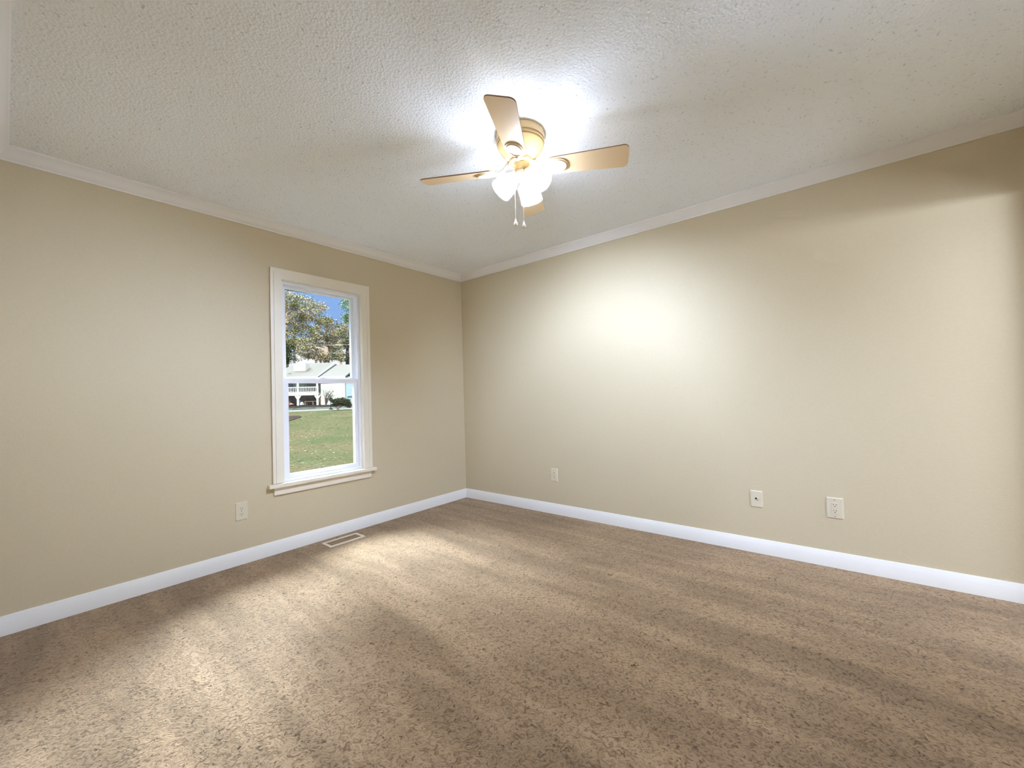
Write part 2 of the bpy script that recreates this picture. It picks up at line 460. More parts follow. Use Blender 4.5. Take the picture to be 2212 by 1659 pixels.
MB().lathe([(0.0075, 0), (0.0075, 0.002), (0.0055, 0.003)], 6, Matrix.Translation((0.002, 0.0058, 0.006)) @ Matrix.Rotation(-PI/2, 4, 'X')).build('nut', M_PLATE, a)
MB().lathe([(0.0056, 0.0005), (0.0056, 0.009), (0.004, 0.010)], 14, Matrix.Translation((0.002, 0.0058, 0.006)) @ Matrix.Rotation(-PI/2, 4, 'X')).build('socket', M_DARK, a, True)
a = plate('wall_outlet', (3.196, 0.0, 0.361), PI, 0.084, 0.128, 'large ivory outlet on the long wall, rightmost of the wall plates')
r = MB().box(-0.0165, 0.0165, 0.0055, 0.0078, -0.034, 0.034).bevel(0.0015, 2).build('receptacle', M_PLATE, a, True)
slots(r, 0.018); slots(r, -0.018)
MB().box(-0.004, 0.004, 0.0075, 0.0088, -0.0035, 0.0035).bevel(0.0008, 1).build('test_button', M_PLATE, r, True)
screw(a, 0.050); screw(a, -0.050)

# ------------------------------------------------------------------ floor register
reg = tag(empty('floor_register', (0.157, -1.507, 0)), 'beige metal floor vent in the carpet below the window', 'vent')
m_ = MB()
L_, B_, e_ = 0.146, 0.068, 0.020
m_.box(-B_, B_, -L_, -L_ + e_, 0, 0.007); m_.box(-B_, B_, L_ - e_, L_, 0, 0.007)
m_.box(-B_, -B_ + e_, -L_ + e_, L_ - e_, 0, 0.007); m_.box(B_ - e_, B_, -L_ + e_, L_ - e_, 0, 0.007)
m_.bevel(0.002, 2)
m_.build('frame', M_REG, reg, True)
m_ = MB()
for k in range(17):
    y = -L_ + e_ + 0.008 + k * (2 * (L_ - e_) - 0.016) / 16
    m_.box(-B_ + e_, B_ - e_, y - 0.0022, y + 0.0022, 0.0012, 0.0048, Matrix.Translation((0, y, 0.003)) @ Matrix.Rotation(0.5, 4, 'X') @ Matrix.Translation((0, -y, -0.003)))
m_.box(-0.002, 0.002, -L_ + e_, L_ - e_, 0.001, 0.005)
m_.build('louver', M_REG_IN, reg)
MB().box(-B_ + e_, B_ - e_, -L_ + e_, L_ - e_, 0.0004, 0.001).build('damper', mat('brown_damper', (0.16, 0.11, 0.06), 0.7), reg)

# ------------------------------------------------------------------ ceiling fan
FX, FY = 2.028, -1.532
fan = tag(empty('ceiling_fan', (FX, FY, HC)), 'almond flush mount ceiling fan with four cream blades and three lit glass shades', 'ceiling fan')
def fz(z): return z - HC
hs = [(0.118, 2.440), (0.1225, 2.436), (0.123, 2.405), (0.1225, 2.400), (0.118, 2.397), (0.118, 2.393), (0.1225, 2.390), (0.1215, 2.385), (0.116, 2.382), (0.116, 2.378), (0.119, 2.375),
      (0.114, 2.366), (0.104, 2.352), (0.094, 2.340), (0.084, 2.328), (0.078, 2.318), (0.074, 2.308), (0.070, 2.304), (0.058, 2.303)]
MB().lathe([(r_, fz(z)) for r_, z in hs], 64).build('motor_housing', M_FAN, fan, True)
MB().lathe([(r_, fz(z)) for r_, z in [(0.060, 2.3035), (0.062, 2.300), (0.062, 2.288), (0.058, 2.284), (0.045, 2.283)]], 40).build('flywheel', M_FAN, fan, True)
MB().lathe([(r_, fz(z)) for r_, z in [(0.034, 2.2835), (0.043, 2.281), (0.0435, 2.277), (0.0435, 2.246), (0.042, 2.242), (0.030, 2.2415)]], 40).build('switch_housing', M_FAN, fan, True)
fit = MB().lathe([(r_, fz(z)) for r_, z in [(0.040, 2.2415), (0.043, 2.238), (0.043, 2.232), (0.041, 2.222), (0.034, 2.208), (0.024, 2.199), (0.012, 2.195), (0.010, 2.190), (0.006, 2.186)]], 40).build('light_fitter', M_IRON, fan, True)
ANG, ZB, PIT = math.radians(28.0), 2.256, math.radians(-15.5)
def blade_outline(w0, w1, r0, r1):
    pts = []
    def arc(cx, cy, rad, a0, a1, n=6):
        for k in range(n + 1):
            q = a0 + (a1 - a0) * k / n
            pts.append((cx + rad * math.cos(q), cy + rad * math.sin(q)))
    c = 0.026
    arc(r1 - c, w1/2 - c, c, PI/2, 0); arc(r1 - c, -w1/2 + c, c, 0, -PI/2)
    c2 = 0.030
    arc(r0 + c2, -w0/2 + c2, c2, -PI/2, -PI); arc(r0 + c2, w0/2 - c2, c2, PI, PI/2)
    return pts
for k in range(4):
    ang = ANG + k * PI / 2
    Mb = Matrix.Rotation(ang, 4, 'Z') @ Matrix.Translation((0, 0, fz(ZB))) @ Matrix.Rotation(PIT, 4, 'X')
    mb = MB()
    mb.prism(blade_outline(0.104, 0.134, 0.135, 0.530), Vector((0, 0, 0.0)), Vector((0, 0, 0.006)), Vector((1, 0, 0)), Vector((0, 1, 0)))
    for f in mb.bm.faces:
        f.material_index = 1 if len(f.verts) == 4 else 0
    bmesh.ops.transform(mb.bm, matrix=Mb, verts=mb.bm.verts[:])
    bl = mb.build('blade', [M_BLADE, M_BLADE_EDGE], fan)
    # blade iron: arm from the flywheel dropping to an oval medallion under the blade root
    ir = MB()
    n = 28
    def ell(rx, ry, z0, z1, x0):
        ir.prism([(x0 + rx * math.cos(2*PI*q/n), ry * math.sin(2*PI*q/n)) for q in range(n)], Vector((0, 0, z0)), Vector((0, 0, z1)), Vector((1, 0, 0)), Vector((0, 1, 0)))
    ell(0.056, 0.046, -0.005, -0.0002, 0.182)
    # raised rim
    prev = None
    rim = []
    for q in range(n):
        a_ = 2 * PI * q / n
        rim.append((0.182 + 0.045 * math.cos(a_), 0.036 * math.sin(a_), -0.006))
    for q in range(n):
        ir.tube([rim[q], rim[(q + 1) % n]], 0.004, 6)
    bmesh.ops.transform(ir.bm, matrix=Mb, verts=ir.bm.verts[:])
    Ma = Matrix.Rotation(ang, 4, 'Z')
    pr = [Ma @ Vector(p) for p in ((0.050, 0, fz(2.292)), (0.070, 0, fz(2.287)), (0.085, 0, fz(2.272)), (0.098, 0, fz(2.258)), (0.115, 0, fz(2.252)), (0.135, 0, fz(2.2515)))]
    ir.tube(pr, [0.013, 0.012, 0.009, 0.009, 0.010, 0.012], 12)
    io = ir.build('blade_iron', M_IRON, bl, True)
    sc_ = MB()
    for sy in (-0.012, 0.012):
        sc_.lathe([(0.003, -0.0005), (0.003, 0.003)], 10, Ma @ Matrix.Translation((0.064, sy, fz(2.281))) @ Matrix.Rotation(PI, 4, 'X'))
    sc_.build('screw', M_BRASS, io, True)
# three tulip shades
SH_AZ0, SH_TILT = math.degrees(YAW) + 67, math.radians(44)
shade_prof = [(0.024, 0.000), (0.0275, -0.004), (0.0275, -0.010), (0.030, -0.016), (0.040, -0.032), (0.049, -0.052), (0.0545, -0.074), (0.0575, -0.098), (0.0590, -0.122), (0.0585, -0.124), (0.0570, -0.122),
              (0.0555, -0.098), (0.0525, -0.074), (0.047, -0.052), (0.038, -0.032), (0.028, -0.016), (0.0255, -0.010), (0.0255, -0.004), (0.0225, 0.0)]
for k in range(3):
    az = math.radians(SH_AZ0 + 120 * k)
    base = Vector((0.040 * math.cos(az), 0.040 * math.sin(az), fz(2.225))) + Vector((math.cos(YAW), math.sin(YAW), 0)) * 0.010
    if k == 2: az += math.radians(8)
    tilt = (SH_TILT, SH_TILT, SH_TILT + math.radians(7))[k]
    Ms = Matrix.Translation(base) @ Matrix.Rotation(az, 4, 'Z') @ Matrix.Rotation(-tilt, 4, 'Y') @ Matrix.Diagonal((0.97, 0.97, 0.93, 1))
    hd = MB().lathe([(0.014, 0.026), (0.019, 0.018), (0.026, 0.006), (0.0285, 0.0), (0.0285, -0.009), (0.027, -0.010)], 28, Ms, cap1=False)
    ho = hd.build('shade_holder', M_IRON, fan, True)
    sh = MB().lathe(shade_prof, 40, Ms, cap0=False, cap1=False)
    so = sh.build('lamp_shade', M_SHADE, fan, True)
    so['label'] = 'glowing frosted glass tulip shade'
    MB().lathe([(0.009, -0.012), (0.012, -0.022), (0.018, -0.036), (0.0225, -0.050), (0.0235, -0.060), (0.021, -0.071), (0.014, -0.080), (0.005, -0.084)], 16, Ms).build('bulb', M_BULB, so, True)
# pull chains with drop knobs
RH = Vector((math.cos(YAW), math.sin(YAW), 0)); FH = Vector((-math.sin(YAW), math.cos(YAW), 0))
for lat, dep, ztop, zk in ((-0.037, -0.034, 2.246, 1.987), (0.003, -0.044, 2.243, 1.971)):
    p0 = RH * lat + FH * dep
    ch = MB()
    zc = fz(ztop); n = 0
    ch.tube([(p0.x, p0.y, fz(ztop)), (p0.x, p0.y, fz(zk))], 0.0013, 8)
    while zc > fz(zk):
        bmesh.ops.create_icosphere(ch.bm, subdivisions=1, radius=0.0021, matrix=Matrix.Translation((p0.x, p0.y, zc)))
        zc -= 0.0052
    co_ = ch.build('pull_chain', M_CHAIN, fan, True)
    kp = [(0.0018, 0.004), (0.003, 0.0), (0.005, -0.008), (0.0095, -0.020), (0.0105, -0.026), (0.0095, -0.031), (0.004, -0.033)]
    MB().lathe([(r_, z + fz(zk)) for r_, z in kp], 20, Matrix.Translation((p0.x, p0.y, 0))).build('pull_knob', M_CHAIN, co_, True)

# ------------------------------------------------------------------ outdoors
OUTDOORS = True
def ray(px, py):
    return F * FPX + RT * (px - W / 2) - UP * (py - H / 2)
d0 = ray(690, 863)
E1 = Vector((d0.x, d0.y, 0)).normalized()           # straight out past the window
E2 = Vector((E1.y, -E1.x, 0))                       # to the right
def at(px, py, d):
    r_ = ray(px, py)
    return CAM + r_ * (d / r_.dot(E1))
GS, G0 = 0.0195, -0.68
def ground(d): return G0 + GS * d
def gpt(px, d, dz=0.0):
    p = at(px, 863, d); p.z = ground(d) + dz
    return p
def bearing(v): return math.atan2(v.y, v.x)

def simple(name, mm, M=None): return mat(name, mm)
def lawn_material():
    mm = mat('autumn_lawn', (0.12, 0.12, 0.05), 0.9, 0.1)
    t = mm.node_tree; b = t.nodes['Principled BSDF']
    co = [n for n in t.nodes if n.type == 'TEX_COORD'][0]
    def nz(scale, det):
        n = t.nodes.new('ShaderNodeTexNoise'); n.inputs['Scale'].default_value = scale; n.inputs['Detail'].default_value = det
        t.links.new(co.outputs['Object'], n.inputs['Vector']); return n
    a_ = nz(0.35, 5); r = t.nodes.new('ShaderNodeValToRGB')
    r.color_ramp.elements[0].position = 0.36; r.color_ramp.elements[0].color = (0.0200, 0.0225, 0.0095, 1)
    r.color_ramp.elements[1].position = 0.64; r.color_ramp.elements[1].color = (0.0310, 0.0258, 0.0132, 1)
    t.links.new(a_.outputs['Fac'], r.inputs[0])
    c_ = nz(14, 3); r2 = t.nodes.new('ShaderNodeValToRGB')
    r2.color_ramp.elements[0].position = 0.3; r2.color_ramp.elements[0].color = (0.7, 0.7, 0.7, 1)
    r2.color_ramp.elements[1].position = 0.7; r2.color_ramp.elements[1].color = (1.2, 1.2, 1.2, 1)
    t.links.new(c_.outputs['Fac'], r2.inputs[0])
    x = t.nodes.new('ShaderNodeMix'); x.data_type = 'RGBA'; x.blend_type = 'MULTIPLY'; x.inputs[0].default_value = 1
    t.links.new(r.outputs[0], x.inputs[6]); t.links.new(r2.outputs[0], x.inputs[7]); t.links.new(x.outputs[2], b.inputs['Base Color'])
    return mm
def strip(d0_, d1_, l0, l1, dz, thick=0.2):
    """slab lying on the sloping ground between two distances out and two offsets to the right"""
    mb = MB()
    q = []
    for dd in (d0_, d1_):
        for ll in (l0, l1):
            p = CAM + E1 * dd + E2 * ll; p.z = ground(dd) + dz
            q.append(p)
    a_, b_, c_, e_ = q[0], q[1], q[3], q[2]
    top = [mb.bm.verts.new(p) for p in (a_, b_, c_, e_)]
    bot = [mb.bm.verts.new(p - Vector((0, 0, thick))) for p in (a_, b_, c_, e_)]
    mb.bm.faces.new(top); mb.bm.faces.new(bot[::-1])
    for k in range(4):
        mb.bm.faces.new((top[k], bot[k], bot[(k+1) % 4], top[(k+1) % 4]))
    return mb
structure(strip(3.0, 41, -40, 40, 0).build('lawn', lawn_material()), 'sloping autumn lawn strewn with leaves outside the window', 'lawn')
structure(strip(41, 43.0, -40, 40, 0.01).build('curb', mat('pale_concrete', (0.066, 0.068, 0.062), 0.8)), 'pale concrete edge strip at the far side of the lawn', 'curb')
structure(strip(43.0, 49, -40, 40, 0.0).build('driveway', mat('grey_driveway', (0.026, 0.0265, 0.0205), 0.9, noise=(0.8, 0.9, 1.1))), 'grey green driveway in front of the neighbouring house', 'driveway')
structure(strip(49, 130, -70, 70, 0.0).build('yard', mat('brown_yard', (0.0099, 0.0090, 0.0071), 0.9, noise=(0.5, 0.8, 1.2))), 'brownish yard around the neighbouring house', 'yard')

# leaf litter on the lawn
lb = MB()
def leaf_quad(bm, p, s, tilt=0.5, rng=rnd):
    a_ = rng.uniform(0, 2 * PI); ux = Vector((math.cos(a_), math.sin(a_), rng.uniform(-tilt, tilt))).normalized()
    uy = Vector((0, 0, 1)).cross(ux).normalized(); uy.z = rng.uniform(-tilt, tilt); uy.normalize()
    vs = [bm.verts.new(p + ux * a * s + uy * b * s) for a, b in ((-0.5, 0), (0, 0.32), (0.55, 0), (0, -0.32))]
    return bm.faces.new(vs)
for k in range(2600):
    dd = 6.0 + 33 * rnd.random() ** 1.3
    px = rnd.uniform(606, 778)
    f = leaf_quad(lb.bm, gpt(px, dd, 0.02), rnd.uniform(0.035, 0.06) * min(1.9, 0.75 + dd / 28), 0.2)
    f.material_index = rnd.choice((0, 1, 1, 1, 2, 2))
lo = lb.build('fallen_leaves', [mat('pale_leaf', (0.10, 0.092, 0.066), 0.5, 0.5), mat('tan_leaf', (0.040, 0.029, 0.015), 0.6), mat('russet_leaf', (0.026, 0.015, 0.009), 0.6)])
tag(lo, 'pale and russet fallen leaves scattered over the lawn', 'fallen leaves', kind='stuff')
# bare mulch patch by the left edge of the view
mp_ = MB()
c0 = gpt(620, 31, 0.0)
pts = []
for k in range(20):
    a_ = 2 * PI * k / 20; rr = 1 + 0.15 * math.sin(3 * a_)
    pts.append(CAM.to_2d() * 0 + Vector((0, 0)))
    p = c0 + E1 * 3.0 * rr * math.sin(a_) + E2 * 0.75 * rr * math.cos(a_); dd = (p - CAM).dot(E1); p.z = ground(dd) + 0.03
    pts[-1] = p
vs = [mp_.bm.verts.new(p) for p in pts]; ctr = mp_.bm.verts.new(c0 + Vector((0, 0, 0.10)))
lowv = [mp_.bm.verts.new(p - Vector((0, 0, 0.1))) for p in pts]
for k in range(20):
    mp_.bm.faces.new((ctr, vs[k], vs[(k + 1) % 20])); mp_.bm.faces.new((vs[k], lowv[k], lowv[(k + 1) % 20], vs[(k + 1) % 20]))
mp_.bm.faces.new(lowv)
tag(mp_.build('mulch_bed', mat('brown_mulch', (0.0136, 0.0102, 0.0077), 0.95, noise=(6, 0.7, 1.3))), 'brown mulch patch on the lawn at the left edge of the window view', 'mulch bed', kind='stuff')

# ---- neighbouring house
HB = math.radians(20)
HU = E2 * math.cos(HB) - E1 * math.sin(HB)
HV = E2 * math.sin(HB) + E1 * math.cos(HB)
HD = 60.0
HO = gpt(690, HD)
house = tag(empty('house', HO, bearing(HU)), 'white neighbouring house with pale roof and raised deck beyond the driveway', 'house')
def loc(px, py, v):
    """where the view line through a photo pixel meets the house's vertical plane v -> (u, z) in house axes"""
    r_ = ray(px, py); t_ = (v + (HO - CAM).dot(HV)) / r_.dot(HV)
    p = CAM + r_ * t_ - HO
    return p.dot(HU), p.z
M_HW = mat('pale_siding', (0.24, 0.26, 0.25), 0.7)
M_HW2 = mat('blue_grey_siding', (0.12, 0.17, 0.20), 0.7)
M_HR = mat('pale_shingle_roof', (0.064, 0.060, 0.052), 0.85, noise=(3, 0.95, 1.05))
M_HT = mat('white_house_trim', (0.30, 0.31, 0.31), 0.6)
M_HB = mat('brown_under_deck', (0.28, 0.235, 0.22), 0.9, noise=(2, 0.8, 1.2))
M_HG = mat('dark_house_window', (0.05, 0.06, 0.075), 0.25, 0.5)
VD = -3.0                                           # deck front plane
u_l = loc(585, 860, VD)[0]; u_m = loc(687, 860, VD)[0]; u_r = loc(745.5, 860, VD)[0]; u_e = loc(790, 860, VD)[0]
z_deck = loc(665, 849, VD)[1]; z_eave = loc(650, 815.5, VD)[1]; z_ridge = loc(680, 784, 3.0)[1]
MB().box(u_l, u_m + 0.3, 0, 7, -1.0, z_eave).build('wall', M_HW, house)
MB().box(u_l, u_m, -0.15, -0.02, -1.0, z_deck - 0.25).build('basement_wall', M_HB, house)
MB().box(u_m + 0.35, u_r, VD, 7, -1.2, z_eave).build('wing_wall', M_HW, house)
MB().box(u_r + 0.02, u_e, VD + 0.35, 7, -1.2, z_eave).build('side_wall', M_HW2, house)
def roof(name, u0, u1, v0, v1, za, zb, parent=house):
    mb = MB()
    pts = [(v0, za), (v1, zb), (2 * v1 - v0, za), (2 * v1 - v0, za - 0.18), (v1, zb - 0.18), (v0, za - 0.18)]
    mb.prism(pts, Vector((u0, 0, 0)), Vector((u1, 0, 0)), Vector((0, 1, 0)), Z)
    return mb.build(name, M_HR, parent)
u_rf = loc(635, 785, 3.0)[0]
roof('roof', u_rf, u_m + 0.15, VD - 0.45, 3.0, z_eave + 0.08, z_ridge)
roof('wing_roof', u_m + 0.55, u_r + 0.35, VD - 0.9, 2.6, z_eave - 0.02, z_ridge - 0.35)
def rake(name, u0, u1, v0, v1, za, zb, th, mm):
    pts = [(v0, za), (v1, zb), (v1, zb - th), (v0, za - th)]
    return MB().prism(pts, Vector((u0, 0, 0)), Vector((u1, 0, 0)), Vector((0, 1, 0)), Z).build(name, mm, house)
rake('rake_board', u_m + 0.15, u_m + 0.27, VD - 0.5, 3.0, z_eave + 0.12, z_ridge + 0.05, 0.3, M_HT)
rake('gable_shade_strip', u_m + 0.27, u_m + 0.55, VD - 0.9, 2.8, z_eave - 0.05, z_ridge - 0.30, 0.3, mat('shaded_gable_grey', (0.012, 0.013, 0.015), 0.8))  # dark grey strip puts the shade between the two roofs into colour
MB().box(u_m + 0.6, u_r + 0.35, VD - 1.0, VD - 0.9, z_eave - 0.18, z_eave + 0.0).build('gutter', M_HT, house)
MB().box(u_rf, u_m + 0.2, VD - 0.55, VD - 0.46, z_eave - 0.12, z_eave + 0.08).build('gutter', M_HT, house)
# chimney chase on the front slope
ca, cb = loc(636.5, 800, -0.6)[0], loc(662, 800, -0.6)[0]
MB().box(ca, cb, -0.9, 0.5, loc(650, 805, -0.9)[1] - 0.6, loc(650, 785, -0.9)[1]).bevel(0.05, 1).build('chimney', M_HT, house)
uv_ = loc(627, 808, -1.8)
MB().box(uv_[0] - 0.15, uv_[0] + 0.15, -2.2, -1.9, uv_[1] - 0.5, uv_[1] + 0.1).build('roof_vent', mat('grey_vent', (0.10, 0.11, 0.11), 0.6), house)
# deck
dk = MB().box(u_l, u_m, VD, 0, z_deck - 0.16, z_deck).build('deck', M_HT, house)
MB().box(u_l, u_m + 0.1, VD - 0.06, VD, z_deck - 0.28, z_deck + 0.06).build('deck_beam', M_HT, dk)
zr = loc(665, 835.5, VD)[1]
MB().box(u_l, u_m, VD, VD + 0.09, zr - 0.10, zr).build('hand_rail', M_HT, dk)
MB().box(u_l, u_m, VD + 0.01, VD + 0.08, z_deck + 0.10, z_deck + 0.17).build('bottom_rail', M_HT, dk)
u = u_l + 0.1
nb = 0
while u < u_m - 0.1:
    MB().box(u - 0.025, u + 0.025, VD + 0.025, VD + 0.07, z_deck + 0.16, zr - 0.09).build('baluster', M_HT, dk)
    u += 0.20
for px, pyb in ((597, 868), (643.5, 873), (686, 879)):
    up_, zb_ = loc(px, pyb, VD)
    MB().box(up_ - 0.11, up_ + 0.11, VD - 0.02, VD + 0.2, zb_ - 0.7, z_eave).build('post', M_HT, dk)
    for sgn in (-1, 1):
        MB().prism([(0, 0), (0.16, 0), (0.44, 0.44), (0.30, 0.46), (0, 0.16)] if sgn > 0 else [(0, 0), (0, 0.16), (-0.30, 0.46), (-0.44, 0.44), (-0.16, 0)],
                   Vector((up_, VD + 0.02, z_deck - 0.70)), Vector((up_, VD + 0.15, z_deck - 0.70)), Vector((1, 0, 0)), Z).build('brace', M_HT, dk)
def hwin(px0, px1, py0, py1, v, nm='window', pane=True):
    a_, z1 = loc(px0, py0, v); b_, z0 = loc(px1, py1, v)
    o = MB().box(a_ - 0.06, b_ + 0.06, v - 0.05, v + 0.02, z0 - 0.06, z1 + 0.06).build(nm, M_HT, house)
    MB().box(a_, b_, v - 0.07, v - 0.05, z0, z1).build('pane', M_HG, o)
hwin(662, 681, 820, 845, -0.06); hwin(622, 634, 820, 845, -0.06)
a_, z1 = loc(646, 819, -0.06); b_, z0 = loc(659, 850, -0.06)
MB().box(a_, b_, -0.10, -0.02, z0, z1).build('door', mat('pale_green_door', (0.20, 0.23, 0.21), 0.6), house)
a_, z1 = loc(751, 856.5, VD + 0.3); MB().box(a_, a_ + 2.5, VD + 0.22, VD + 0.36, z1 - 0.06, z1 + 0.06).build('ledge', M_HG, house)
# things stored under the deck
def hpt(px, py, v, dz=0):
    u_, z_ = loc(px, py, v); return HO + HU * u_ + HV * v + Vector((0, 0, z_ + dz))
def lump(name, p, sx, sy, sz, mm, label, cat, seed=1, rz=0):
    mb = MB(); bmesh.ops.create_icosphere(mb.bm, subdivisions=3, radius=1.0)
    rg = random.Random(seed)
    ph = [rg.uniform(0, 6) for _ in range(4)]
    for v in mb.bm.verts:
        k = 1 + 0.10 * math.sin(4 * v.co.x + ph[0]) + 0.08 * math.sin(5 * v.co.y + ph[1]) + 0.06 * math.sin(7 * v.co.z + ph[2])
        v.co *= k
        v.co = Vector((v.co.x * sx, v.co.y * sy, max(v.co.z, -0.55) * sz + 0.55 * sz))
    o = mb.build(name, mm, None, True); o.location = p; o.rotation_euler = (0, 0, bearing(HU) + rz)
    return tag(o, label, cat)
def on_yard(p):
    p.z = ground((p - CAM).dot(E1)); return p
M_TARP = mat('white_tarp', (0.5, 0.52, 0.54), 0.6)
lump('covered_pile', on_yard(hpt(650, 870, -1.6)), 0.36, 0.5, 0.42, M_TARP, 'white covered pile beside the left deck post', 'covered pile', 2)
lump('white_bag', on_yard(hpt(661.5, 871, -1.0)), 0.17, 0.3, 0.28, M_TARP, 'small white bag under the deck, right of the covered pile', 'bag', 3)
lump('red_bin', on_yard(hpt(629.5, 868, -1.5)), 0.34, 0.4, 0.22, mat('faded_red', (0.20, 0.11, 0.10), 0.6), 'faded red bundle under the left end of the deck', 'bundle', 4)
mb = MB()
mb.box(-1.05, 1.05, -0.3, 0.3, 0.42, 0.50)
for k in (-0.95, 0, 0.95): mb.box(k - 0.06, k + 0.06, -0.3, 0.3, 0, 0.42)
mb.box(-1.05, 1.05, 0.25, 0.3, 0.5, 0.9)
o = mb.build('bench', mat('dark_wood', (0.07, 0.05, 0.04), 0.7)); o.location = on_yard(hpt(678, 875, -2.2)); o.rotation_euler = (0, 0, bearing(HU))
tag(o, 'dark low bench under the deck beside the right post', 'bench')
# folded dark sheet on the driveway
mb = MB().prism([(-1.0, 0), (0, 0.30), (0.35, 0.32), (1.1, 0.02), (1.1, 0), (0.3, 0.22), (-0.1, 0.2), (-0.95, 0)], -E1 * 0.4, E1 * 0.4, E2, Z)
o = mb.build('tarp', mat('blue_grey_tarp', (0.008, 0.010, 0.013), 0.6)); o.location = gpt(655, 46.5, 0.02)
tag(o, 'dark blue grey tarp lying on the driveway', 'tarp')

# ---- plants
def leaf_material(name, c0, c1, sc=0.6):
    mm = mat(name, c0, 0.7, 0.15)
    t = mm.node_tree; b = t.nodes['Principled BSDF']
    co = [n for n in t.nodes if n.type == 'TEX_COORD'][0]
    n = t.nodes.new('ShaderNodeTexNoise'); n.inputs['Scale'].default_value = sc; n.inputs['Detail'].default_value = 6
    t.links.new(co.outputs['Object'], n.inputs['Vector'])
    r = t.nodes.new('ShaderNodeValToRGB')
    r.color_ramp.elements[0].position = 0.38; r.color_ramp.elements[0].color = (*c0, 1)
    r.color_ramp.elements[1].position = 0.62; r.color_ramp.elements[1].color = (*c1, 1)
    t.links.new(n.outputs['Fac'], r.inputs[0]); t.links.new(r.outputs[0], b.inputs['Base Color'])
    return mm
def crown(blobs, n, size, rng, shell=0.55):
    """leaf faces scattered through ellipsoids [(centre, (rx, ry, rz))], in clumps so the sky shows between them"""
    mb = MB()
    vol = [r_[0] * r_[1] * r_[2] for _, r_ in blobs]
    tot = sum(vol)
    for (c, r_), v in zip(blobs, vol):
        cnt = max(12, int(n * v / tot))
        clumps = max(5, cnt // 22)
        cc = []
        for _ in range(clumps):
            d = Vector((rng.gauss(0, 1), rng.gauss(0, 1), rng.gauss(0, 1))).normalized() * (shell + (1 - shell) * rng.random())
            cc.append(Vector((c[0] + d.x * r_[0], c[1] + d.y * r_[1], c[2] + d.z * r_[2])))
        sp = 0.22 * (r_[0] + r_[1] + r_[2]) / 3
        for _ in range(cnt):
            q = rng.choice(cc) + Vector((rng.gauss(0, sp), rng.gauss(0, sp), rng.gauss(0, sp * 0.6)))
            leaf_quad(mb.bm, q, size * rng.uniform(0.6, 1.4), 0.9, rng)
    return mb
M_BARK = mat('grey_bark', (0.16, 0.13, 0.11), 0.9, noise=(2, 0.7, 1.3))
M_BARK_D = mat('dark_bark', (0.07, 0.055, 0.05), 0.9)
def tree(label, px, d, trunk_px_top, rad, blobs_px, n, leaf, mm, bark=M_BARK, seed=1, limbs=True):
    """blobs_px: (px, py, half width px, half height px); trunk rises from the ground at px to a height seen at trunk_px_top"""
    rng = random.Random(seed)
    base = gpt(px, d, -0.1)
    root = tag(empty('tree', base), label, 'tree', 'trees behind the neighbouring house')
    k = d / FPX * 1.02
    top = at(trunk_px_top[0], trunk_px_top[1], d) - base
    mid = top * 0.5 + Vector((rng.uniform(-.25, .25), rng.uniform(-.25, .25), 0))
    tb = MB().tube([(0, 0, 0), mid * 0.5, mid, top * 0.78, top], [rad * 1.2, rad, rad * 0.85, rad * 0.6, rad * 0.2], 9)
    bl = []
    for bx, by, hw, hh in blobs_px:
        c = at(bx, by, d + rng.uniform(-1.5, 1.5)) - base
        bl.append((c, (hw * k, hw * k, hh * k)))
        if limbs:
            s0 = top * max(0.25, min(0.85, (c.z - hh * k * 0.5) / max(top.z, 0.1)))
            tb.tube([s0, s0.lerp(c, 0.5) + Vector((0, 0, 0.3)), c], [rad * 0.45, rad * 0.3, rad * 0.12], 6)
    tb.build('trunk', bark, root, True)
    crown(bl, n, leaf, rng).build('crown', mm, root)
    return root
G_GOLD = leaf_material('golden_leaves', (0.115, 0.130, 0.060), (0.245, 0.190, 0.085))
G_OLIVE = leaf_material('olive_leaves', (0.085, 0.100, 0.055), (0.16, 0.14, 0.078))
G_GREEN = leaf_material('green_leaves', (0.08, 0.135, 0.045), (0.145, 0.185, 0.065))
G_RUST = leaf_material('rusty_leaves', (0.10, 0.100, 0.060), (0.19, 0.150, 0.088))
G_DARK = leaf_material('dark_leaves', (0.022, 0.032, 0.016), (0.05, 0.06, 0.026))
tree('tall golden green tree filling the left of the window view', 621, 76, (619, 640), 0.30,
     [(622, 650, 22, 16), (650, 655, 26, 14), (636, 690, 24, 16), (668, 680, 26, 13), (690, 664, 18, 9), (655, 715, 24, 14), (622, 725, 14, 20), (700, 694, 22, 8), (600, 690, 20, 30), (640, 740, 18, 8), (622, 745, 12, 10)], 17000, 0.21, G_GOLD, seed=3)
tree('bright green tree cut off by the right edge of the window view', 768, 71, (765, 640), 0.28,
     [(752, 660, 14, 14), (764, 690, 22, 14), (748, 690, 10, 8), (775, 660, 16, 22)], 5500, 0.21, G_GREEN, seed=5)
tree('rusty brown tree with a broad trunk in the middle of the window view', 704, 92, (704, 715), 0.75,
     [(705, 700, 16, 12), (690, 725, 14, 9), (718, 728, 18, 12), (735, 712, 18, 12), (712, 752, 16, 10), (700, 772, 18, 8), (668, 752, 14, 9)], 8500, 0.26, G_RUST, seed=8)
tree('olive tree with a dark trunk near the right window edge', 751, 82, (750, 700), 0.40,
     [(745, 720, 16, 12), (740, 745, 14, 9), (757, 740, 14, 12), (728, 765, 12, 8), (742, 775, 12, 8)], 5000, 0.24, G_OLIVE, M_BARK_D, seed=11)
tree('thin pale trunked tree left of the broad rusty one', 681, 97, (684, 700), 0.24,
     [(680, 712, 12, 9), (668, 740, 12, 9), (688, 748, 10, 7), (684, 730, 12, 8)], 3200, 0.26, G_OLIVE, seed=14)
